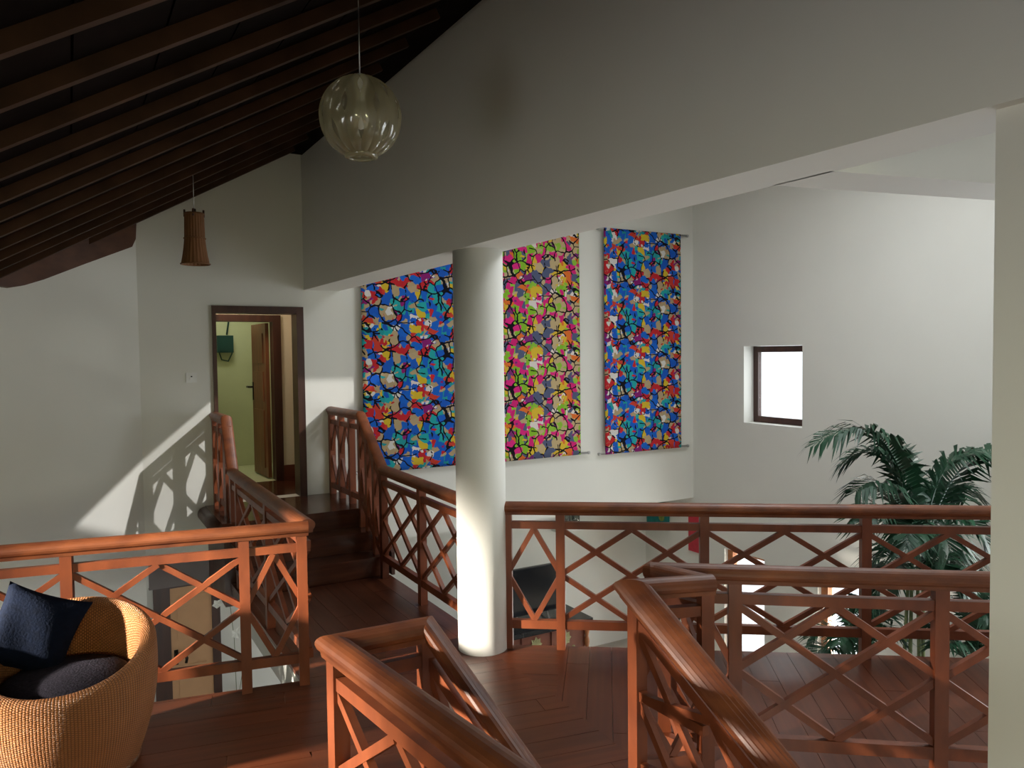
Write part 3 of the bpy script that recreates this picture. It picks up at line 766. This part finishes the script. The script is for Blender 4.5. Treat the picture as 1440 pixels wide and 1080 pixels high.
for i in range(rows):
    for q in range(seg): mb.f.append((i * seg + q, i * seg + (q + 1) % seg, (i + 1) * seg + (q + 1) % seg, (i + 1) * seg + q))
sh = build('lamp_shade', mb, 'rattan', g); so = sh.modifiers.new('thick', 'SOLIDIFY'); so.thickness = .004
for f_ in (.0, .5, .97):
    r_ = lr(f_) + .004; zz = zb_ + (zt_ - zb_) * f_
    build('hoop', MB().tube([Vector((lp.x + math.cos(a * math.pi / 16) * r_, lp.y + math.sin(a * math.pi / 16) * r_, zz)) for a in range(33)], .005, 6), 'rattan', g)
for q in range(4):
    a = q * math.pi / 2 + .3; r_ = lr(1)
    p = Vector((lp.x + math.cos(a) * r_, lp.y + math.sin(a) * r_, zt_))
    build('peg', MB().tube([p - ZV * .03, p + ZV * .022], .008, 6), 'darkwood', g)
build('cross_bar', MB().tube([Vector((lp.x - lr(1), lp.y, zt_ - .01)), Vector((lp.x + lr(1), lp.y, zt_ - .01))], .006, 6), 'darkwood', g)
build('socket', MB().lathe([(0, .03), (.014, .03), (.018, -.02), (.02, -.09), (0, -.09)], Vector((lp.x, lp.y, zt_)), 12), 'bronze', g)
build('cord', MB().tube([Vector((lp.x, lp.y, zt_ + .02)), Vector((lp.x, lp.y, zroof(lp.dot(NV)) + .12))], .003, 6), 'metal', g)

# ---------------------------------------------------------------- wicker tub chair
m, t, b = newmat('wicker'); setin(b, rough=.45, spec=.4)
tc = t.nodes.new('ShaderNodeTexCoord'); sx = t.nodes.new('ShaderNodeSeparateXYZ'); t.links.new(tc.outputs['UV'], sx.inputs[0])
def mth(op, a, b_=0.0):
    x = t.nodes.new('ShaderNodeMath'); x.operation = op
    for i_, v in enumerate((a, b_)):
        if isinstance(v, (int, float)): x.inputs[i_].default_value = v
        else: t.links.new(v, x.inputs[i_])
    return x.outputs[0]
cu = mth('MULTIPLY', sx.outputs[0], 180.0); cv = mth('MULTIPLY', sx.outputs[1], 80.0)
par = mth('MULTIPLY', mth('MODULO', mth('FLOOR', cu), 2.0), .5)
fu = mth('ABSOLUTE', mth('SUBTRACT', mth('FRACT', cu), .5)); fv = mth('ABSOLUTE', mth('SUBTRACT', mth('FRACT', mth('ADD', cv, par)), .5))
ht = mth('MULTIPLY', mth('SUBTRACT', 1.0, mth('POWER', mth('MULTIPLY', fu, 2.0), 3.0)), mth('SUBTRACT', 1.0, mth('POWER', mth('MULTIPLY', fv, 2.0), 2.5)))
nz = t.nodes.new('ShaderNodeTexNoise'); nz.inputs['Scale'].default_value = 14; nz.inputs['Detail'].default_value = 4; t.links.new(tc.outputs['Object'], nz.inputs[0])
rp = t.nodes.new('ShaderNodeValToRGB'); e = rp.color_ramp.elements
e[0].position = .02; e[1].position = .55; e[0].color = (.050, .018, .006, 1); e[1].color = (.30, .112, .034, 1)
e2 = e.new(.95); e2.color = (.40, .165, .055, 1)
t.links.new(mth('ADD', mth('MULTIPLY', ht, .75), mth('MULTIPLY', nz.outputs['Fac'], .3)), rp.inputs[0]); t.links.new(rp.outputs[0], b.inputs[0])
bp_ = t.nodes.new('ShaderNodeBump'); bp_.inputs['Strength'].default_value = .8; bp_.inputs['Distance'].default_value = .006
t.links.new(ht, bp_.inputs['Height']); t.links.new(bp_.outputs[0], b.inputs['Normal'])
MT['wicker'] = m
CC = Vector((-2.14, 3.60, 0)); BACK = R(110)
g = thing('wicker_chair', CC, 'round woven wicker tub chair on the landing', 'chair')
def rimz(a): return .60 + .115 * math.cos(a - BACK)
NA = 240; mb = MB()
# profile parameter 0..1: outside bottom -> rim -> inside down to the seat
prof = []
for i in range(46): f_ = i / 45; prof.append(('o', f_))
for i in range(1, 14): prof.append(('r', i / 14))
for i in range(22): prof.append(('i', i / 21))
for qi in range(NA):
    a = 2 * math.pi * qi / NA; H = rimz(a) - .05
    ro_top = .395; ri = .395 - .075
    for pi_, (kd, f_) in enumerate(prof):
        if kd == 'o': r_ = .295 + (ro_top - .295) * math.sin(f_ * math.pi / 2) ** .9 + .012 * math.sin(f_ * math.pi); z = H * f_; nr, nz_ = 1, 0
        elif kd == 'r':
            th = math.pi * f_; r_ = (ro_top + ri) / 2 + .0375 * math.cos(th); z = H + .048 * math.sin(th); nr, nz_ = math.cos(th), math.sin(th)
        else: r_ = ri - .035 * math.sin(f_ * math.pi / 2); z = H + (.34 - H) * f_; nr, nz_ = -1, 0
        wv = 0
        mb.v.append(CC + Vector((math.cos(a) * (r_ + nr * wv), math.sin(a) * (r_ + nr * wv), z + nz_ * wv)))
k = len(prof)
for qi in range(NA):
    for j in range(k - 1): mb.f.append((qi * k + j, ((qi + 1) % NA) * k + j, ((qi + 1) % NA) * k + j + 1, qi * k + j + 1))
mb.smooth = True
shl = build('shell', mb, 'wicker', g)
ul = shl.data.uv_layers.new(name='UVMap')
for po in shl.data.polygons:
    qs = [shl.data.loops[li].vertex_index // k for li in po.loop_indices]; wrap = max(qs) - min(qs) > 10
    for li in po.loop_indices:
        vi = shl.data.loops[li].vertex_index; qi = vi // k
        if wrap and qi < 10: qi += NA
        ul.data[li].uv = (qi / NA, (vi % k) / (k - 1))
build('base_ring', MB().tube([CC + Vector((math.cos(i * math.pi / 20) * .297, math.sin(i * math.pi / 20) * .297, .016)) for i in range(41)], .016, 8), 'wicker', g)
build('seat_base', MB().lathe([(0, .355), (.29, .355), (.29, .335), (0, .335)], CC, 40), 'wicker', g)
# seat cushion and pillow
mb = MB(); pr = [(0, .0), (.24, 0), (.268, .02), (.276, .05), (.268, .08), (.24, .098), (.12, .112), (0, .115)]
mb.lathe(pr, CC + ZV * .356, 48)
sc = build('seat_cushion', mb, 'charcoal', None, CC + ZV * .356); tag(sc, 'round charcoal seat cushion in the wicker chair', 'cushion')
def pillow(c, right, up_, w_, h_, th, mat):
    c = Vector(c); right = Vector(right).normalized(); up_ = Vector(up_).normalized(); nm_ = right.cross(up_).normalized()
    mb = MB(); K = 18
    for sgn in (1, -1):
        for i in range(K + 1):
            for j in range(K + 1):
                u, v = -1 + 2 * i / K, -1 + 2 * j / K
                pin = 1 - .10 * (1 - v * v) * abs(u) ** 3; pin2 = 1 - .10 * (1 - u * u) * abs(v) ** 3
                bul = th * (max(0, (1 - u ** 4) * (1 - v ** 4))) ** .6 * (1 + .08 * math.sin(5 * u + 3 * v))
                mb.v.append(c + right * u * w_ / 2 * pin + up_ * v * h_ / 2 * pin2 + nm_ * sgn * bul)
    b0 = 0
    for sgn in range(2):
        for i in range(K):
            for j in range(K):
                q = sgn * (K + 1) ** 2 + i * (K + 1) + j
                mb.f.append((q, q + K + 1, q + K + 2, q + 1))
    mb.smooth = True
    return mb
pc_ = CC + Vector((-.215, .11, .620))
pu = Vector((-.22, .30, .93)).normalized(); prr = Vector((.86, .42, -.12)); prr = (prr - pu * prr.dot(pu)).normalized()
ro = R(-27); pr2 = prr * math.cos(ro) + pu * math.sin(ro); pu2 = pu * math.cos(ro) - prr * math.sin(ro)
pl = build('throw_pillow', pillow(pc_, pr2, pu2, .39, .39, .07, 'navy'), 'navy', None, CC + ZV * .43); tag(pl, 'navy blue square pillow leaning in the wicker chair', 'pillow')

# ---------------------------------------------------------------- lower room
# television on its cabinet
cn0, cn1, cs0, cs1, ct = 4.15, 5.60, 7.85, 8.40, -1.40
g = thing('tv_cabinet', W((cn0 + cn1) / 2, (cs0 + cs1) / 2, ZL), 'red-brown cabinet with black top and carved flower, below the television', 'cabinet')
build('body', MB().nbox(cn0 + .03, cn1 - .03, cs0 + .03, cs1 - .01, ZL + .06, ct - .05), 'cabinet', g)
build('plinth', MB().nbox(cn0 + .01, cn1 - .01, cs0 + .01, cs1 - .01, ZL, ZL + .06), 'cabinet', g)
build('top', MB().nbox(cn0 - .05, cn1 + .05, cs0 - .04, cs1 + .02, ct - .05, ct).nbox(cn0 - .02, cn1 + .02, cs0 - .01, cs1, ct - .075, ct - .05), 'black', g)
for i in range(3):
    a = cn0 + .05 + i * .43
    dd = build('door', MB().nbox(a, a + .40, cs0 + .012, cs0 + .032, ZL + .09, ct - .085), 'cabinet', g)
    cx, cz = a + .2, ct - .20
    fl = MB()
    for q in range(8):
        an = q * math.pi / 4
        c0 = W(cx, cs0 + .008, cz); c1 = c0 + NV * math.cos(an) * .09 + ZV * math.sin(an) * .10
        sd_ = (NV * -math.sin(an) + ZV * math.cos(an)) * .035
        fl.add([c0, c0.lerp(c1, .5) + sd_ - SV * .012, c1, c0.lerp(c1, .5) - sd_ - SV * .012], [(0, 1, 2, 3)])
    build('carved_flower', fl, 'brass', dd)
    for sx in (-.12, .12):
        build('carved_flower', MB().lathe([(0, 0), (.03, 0), (.022, .015), (0, .02)], W(cx + sx, cs0 + .012, cz - .14), 10, -SV), 'brass', dd)
for nn in (cn1 - .015,):
    pf = []
    for i in range(25):
        f_ = i / 24; pf.append((.020 + .014 * abs(math.sin(f_ * math.pi * 5)), f_ * (ct - .08 - ZL - .06)))
    build('turned_post', MB().lathe(pf, W(nn, cs0 + .005, ZL + .06), 14), 'orange_frame', g)
g = thing('television', W(5.05, 8.18, ct), 'flat black television standing on the cabinet', 'television')
build('casing', MB().nbox(4.60, 5.335, 8.16, 8.20, -1.33, -.735), 'black', g)
build('screen', MB().nbox(4.615, 5.32, 8.155, 8.161, -1.31, -.75), 'screen', g)
for nn in (4.75, 5.20):
    build('foot', MB().bar(W(nn - .04, 8.07, ct + .006), W(nn, 8.18, -1.33), .02, .012).bar(W(nn - .04, 8.29, ct + .006), W(nn, 8.18, -1.33), .02, .012), 'metal', g)
# two glass vases on a wall shelf
sh = build('wall_shelf', MB().nbox(5.72, 6.25, SR - .18, SR, -.51, -.475), 'white', None, W(6, SR - .1, -.5)); tag(sh, 'narrow white wall shelf under the glass vases', 'shelf')
for k_, (nn, lab) in enumerate(((5.905, 'clear glass tumbler on the wall shelf, nearer the television'), (6.06, 'clear glass tumbler with dark foot on the wall shelf, nearer the teal picture'))):
    vz = thing('glass_tumbler', W(nn, SR - .09, -.475), lab, 'tumbler', 'glass tumblers on the wall shelf')
    build('bowl', MB().lathe([(.035, .02), (.05, .03), (.058, .10), (.06, .19), (.056, .19), (.052, .10), (.044, .04), (0, .03)], W(nn, SR - .09, -.475), 20), 'vaseglass', vz)
    build('foot', MB().lathe([(0, 0), (.038, 0), (.035, .02), (0, .022)], W(nn, SR - .09, -.475), 20), 'black' if k_ else 'vaseglass', vz)
# canvases on the window wall
g = thing('picture', W(NR, 8.55, -.6), 'teal canvas with a small round emblem on the lower wall', 'picture', 'canvases on the lower wall')
tb, tt = -.60, -.22
build('canvas', MB().nbox(NR - .03, NR - .001, 8.33, 8.80, tb, tt), 'teal', g)
build('emblem', MB().lathe([(0, 0), (.06, 0), (.06, .004), (.045, .004), (.045, .002), (0, .002)], W(NR - .03, 8.47, -.44), 24, -NV), 'gold', g)
g = thing('picture', W(NR, 7.77, -.8), 'red canvas on the lower wall next to the garden windows', 'picture', 'canvases on the lower wall')
build('canvas', MB().nbox(NR - .03, NR - .001, 7.60, 7.915, -.80, -.28), 'red', g)
for i in range(3):
    build('script_mark', MB().tube([W(NR - .031, 7.70 + .02 * math.sin(j * 2.1 + i), -.42 - i * .09 - j * .012) for j in range(6)], .005, 6), MT['cabinet'], g)
# white blossoms
bp = on_plane(330, 860, W(0, 8.3), SV); bn = bp.dot(NV)
g = thing('flower_plant', W(bn, 8.3, ZL), 'white blossoms on slim stems beside the apricot door', 'flowers')
build('vase', MB().lathe([(0, 0), (.09, 0), (.12, .12), (.11, .35), (.05, .55), (.06, .62), (.05, .62), (.0, .5)], W(bn, 8.3, ZL), 24), 'white', g)
for tip, heads in (((322, 838), ((318, 838, 1.0), (305, 849, .8), (330, 842, .7))), ((345, 888), ((333, 890, 1.0), (352, 887, .9), (360, 880, .6)))):
    c = on_plane(*tip, W(0, 8.27), SV)
    st_ = build('flower_stem', MB().tube([W(bn, 8.3, ZL + .55), W(bn, 8.3, ZL + .6).lerp(c, .6) + NV * .02, c], .003, 5), 'stem', g)
    for px, py, sc_ in heads:
        c = on_plane(px, py, W(0, 8.25), SV); fl = MB()
        for q in range(5):
            an = q * 2 * math.pi / 5 + px; L_ = .062 * sc_
            d1 = NV * math.cos(an) + ZV * math.sin(an); d2 = NV * -math.sin(an) + ZV * math.cos(an)
            fl.add([c, c + d1 * L_ * .6 + d2 * L_ * .42 - SV * .02, c + d1 * L_ - SV * .005, c + d1 * L_ * .6 - d2 * L_ * .42 - SV * .02], [(0, 1, 2, 3)])
        build('blossom', fl, 'petal', st_)

# ---------------------------------------------------------------- palms
def bez(p0, p1, p2, t_): return p0 * (1 - t_) ** 2 + p1 * 2 * t_ * (1 - t_) + p2 * t_ ** 2
def frond(parent, p0, p1, p2, n_l, ll, droop, seed):
    rnd = random.Random(seed); mb = MB()
    pts = [bez(p0, p1, p2, i / 14) for i in range(15)]
    mb.tube(pts, [.011 * (1 - i / 16) for i in range(15)], 5); mb.smooth = False
    n_l = int(n_l * 1.45)
    for i in range(n_l):
        t_ = .22 + .78 * i / (n_l - 1); c = bez(p0, p1, p2, t_)
        tn = (bez(p0, p1, p2, min(1, t_ + .03)) - bez(p0, p1, p2, t_ - .03)).normalized()
        sidev = tn.cross(ZV)
        if sidev.length < .1: sidev = Vector((1, 0, 0))
        sidev.normalize(); upv = sidev.cross(tn)
        for sg in (1, -1):
            L_ = ll * (.55 + .45 * math.sin(math.pi * min(1, t_ * .9 + .1))) * rnd.uniform(.8, 1.12)
            dr = (sidev * sg * .85 + tn * (.55 + .3 * t_) + upv * rnd.uniform(.05, .5)).normalized()
            e1 = c + dr * L_ * .5 + Vector((0, 0, -droop * L_ * .12)); e2 = c + dr * L_ * .95 + Vector((0, 0, -droop * L_ * rnd.uniform(.4, .75)))
            wv = dr.cross(upv).normalized() * .017 * (L_ / .35) ** .5
            fold = upv * .004
            mb.add([c - wv * .3, c + wv * .3, e1 + wv + fold, e1 - wv + fold, e2], [(0, 1, 2, 3), (3, 2, 4)])
    build('frond', mb, 'leaf', parent)
PD = 6.2
def pp_(x, y, dd=0): return at_depth(x, y, PD + dd)
base = pp_(1292, 860); base.z = ZL
g = thing('palm_plant', base, 'tall green palm rising from the lower floor behind the corridor railing', 'plant')
build('pot', MB().lathe([(0, 0), (.16, 0), (.22, .36), (.24, .38), (.24, .42), (.20, .42), (.19, .36), (0, .34)], base, 28), 'pot', g)
for q, (dx, dy, tx, ty, td) in enumerate(((-.05, 0, 1283, 770, -.02), (.05, .03, 1298, 760, .03), (.0, -.06, 1290, 800, -.08), (.08, -.03, 1310, 790, .0), (-.08, .05, 1278, 800, .06))):
    b0 = base + Vector((dx, dy, .34)); e0 = pp_(tx, ty, td)
    build('cane', MB().tube([b0, b0.lerp(e0, .5) + Vector((dx * .3, dy * .3, 0)), e0], [.02, .017, .013], 7), 'stem', g)
FR = [((1286, 775, 0), (1268, 545, -.1), (1150, 622, -.15), 34, .36, .9), ((1288, 780, 0), (1262, 590, .1), (1190, 650, .2), 28, .34, .8),
      ((1298, 770, 0), (1318, 590, -.1), (1405, 655, -.1), 32, .34, .9), ((1300, 775, 0), (1340, 600, .15), (1450, 640, .2), 30, .34, .8),
      ((1285, 790, 0), (1240, 670, -.3), (1215, 735, -.45), 26, .30, .8), ((1300, 790, 0), (1345, 690, -.2), (1385, 760, -.35), 26, .30, .8),
      ((1290, 800, 0), (1285, 690, -.4), (1275, 770, -.6), 24, .28, .7), ((1290, 800, 0), (1300, 650, .3), (1320, 690, .45), 24, .30, .6),
      ((1284, 815, 0), (1250, 735, .2), (1225, 800, .3), 24, .28, .9), ((1302, 815, 0), (1340, 740, .2), (1365, 810, .3), 24, .28, .9),
      ((1290, 790, 0), (1270, 640, .2), (1255, 640, .3), 24, .30, .5), ((1290, 820, 0), (1265, 760, -.2), (1245, 820, -.35), 22, .26, .9), ((1295, 820, 0), (1320, 760, -.2), (1330, 815, -.35), 22, .26, .9)]
FR += [((1288, 790, 0), (1255, 640, -.2), (1205, 690, -.3), 26, .32, 1), ((1300, 790, 0), (1330, 640, .3), (1360, 700, .5), 26, .32, 1), ((1290, 800, 0), (1280, 670, .5), (1265, 740, .8), 26, .30, 1),
       ((1290, 830, 0), (1245, 770, .1), (1228, 850, .2), 22, .28, 1), ((1296, 830, 0), (1345, 770, -.1), (1360, 850, -.2), 22, .28, 1), ((1292, 810, 0), (1310, 700, -.4), (1335, 770, -.6), 24, .30, 1)]
for i, (a, b_, c, nl, ll, dp) in enumerate(FR): frond(g, pp_(*a), pp_(*b_), pp_(*c), nl, ll * 1.15, dp, i)
def bush(cx, cy, D, label, fr_):
    bs = at_depth(cx, cy, D); bs.z = ZL
    g = thing('palm_plant', bs, label, 'plant')
    build('pot', MB().lathe([(0, 0), (.13, 0), (.17, .26), (.18, .30), (.15, .30), (0, .26)], bs, 24), 'pot', g)
    top = at_depth(cx, cy, D)
    build('cane', MB().tube([bs + ZV * .25, top], [.02, .014], 7), 'stem', g)
    for i, (mx, my, ex_, ey, dd) in enumerate(fr_): frond(g, top, at_depth(mx, my, D + dd * .6), at_depth(ex_, ey, D + dd), 22, .26, .8, 40 + i + cx)
bush(1205, 950, 6.6, 'bushy green palm before the garden window, behind the corridor railing', [(1180, 850, 1140, 895, 0), (1195, 835, 1165, 860, .2), (1210, 825, 1215, 845, -.2), (1235, 835, 1255, 870, .1), (1230, 860, 1270, 900, -.3), (1170, 880, 1140, 930, -.3), (1215, 850, 1235, 890, .3), (1190, 860, 1180, 905, -.4)])
bush(1372, 960, 5.9, 'leafy palm beside the white pier, behind the corridor railing', [(1360, 830, 1330, 850, 0), (1385, 800, 1420, 830, .2), (1370, 800, 1345, 800, .3), (1390, 850, 1430, 880, 0), (1350, 880, 1320, 910, -.2), (1375, 840, 1390, 870, -.3), (1340, 870, 1300, 880, .2)])
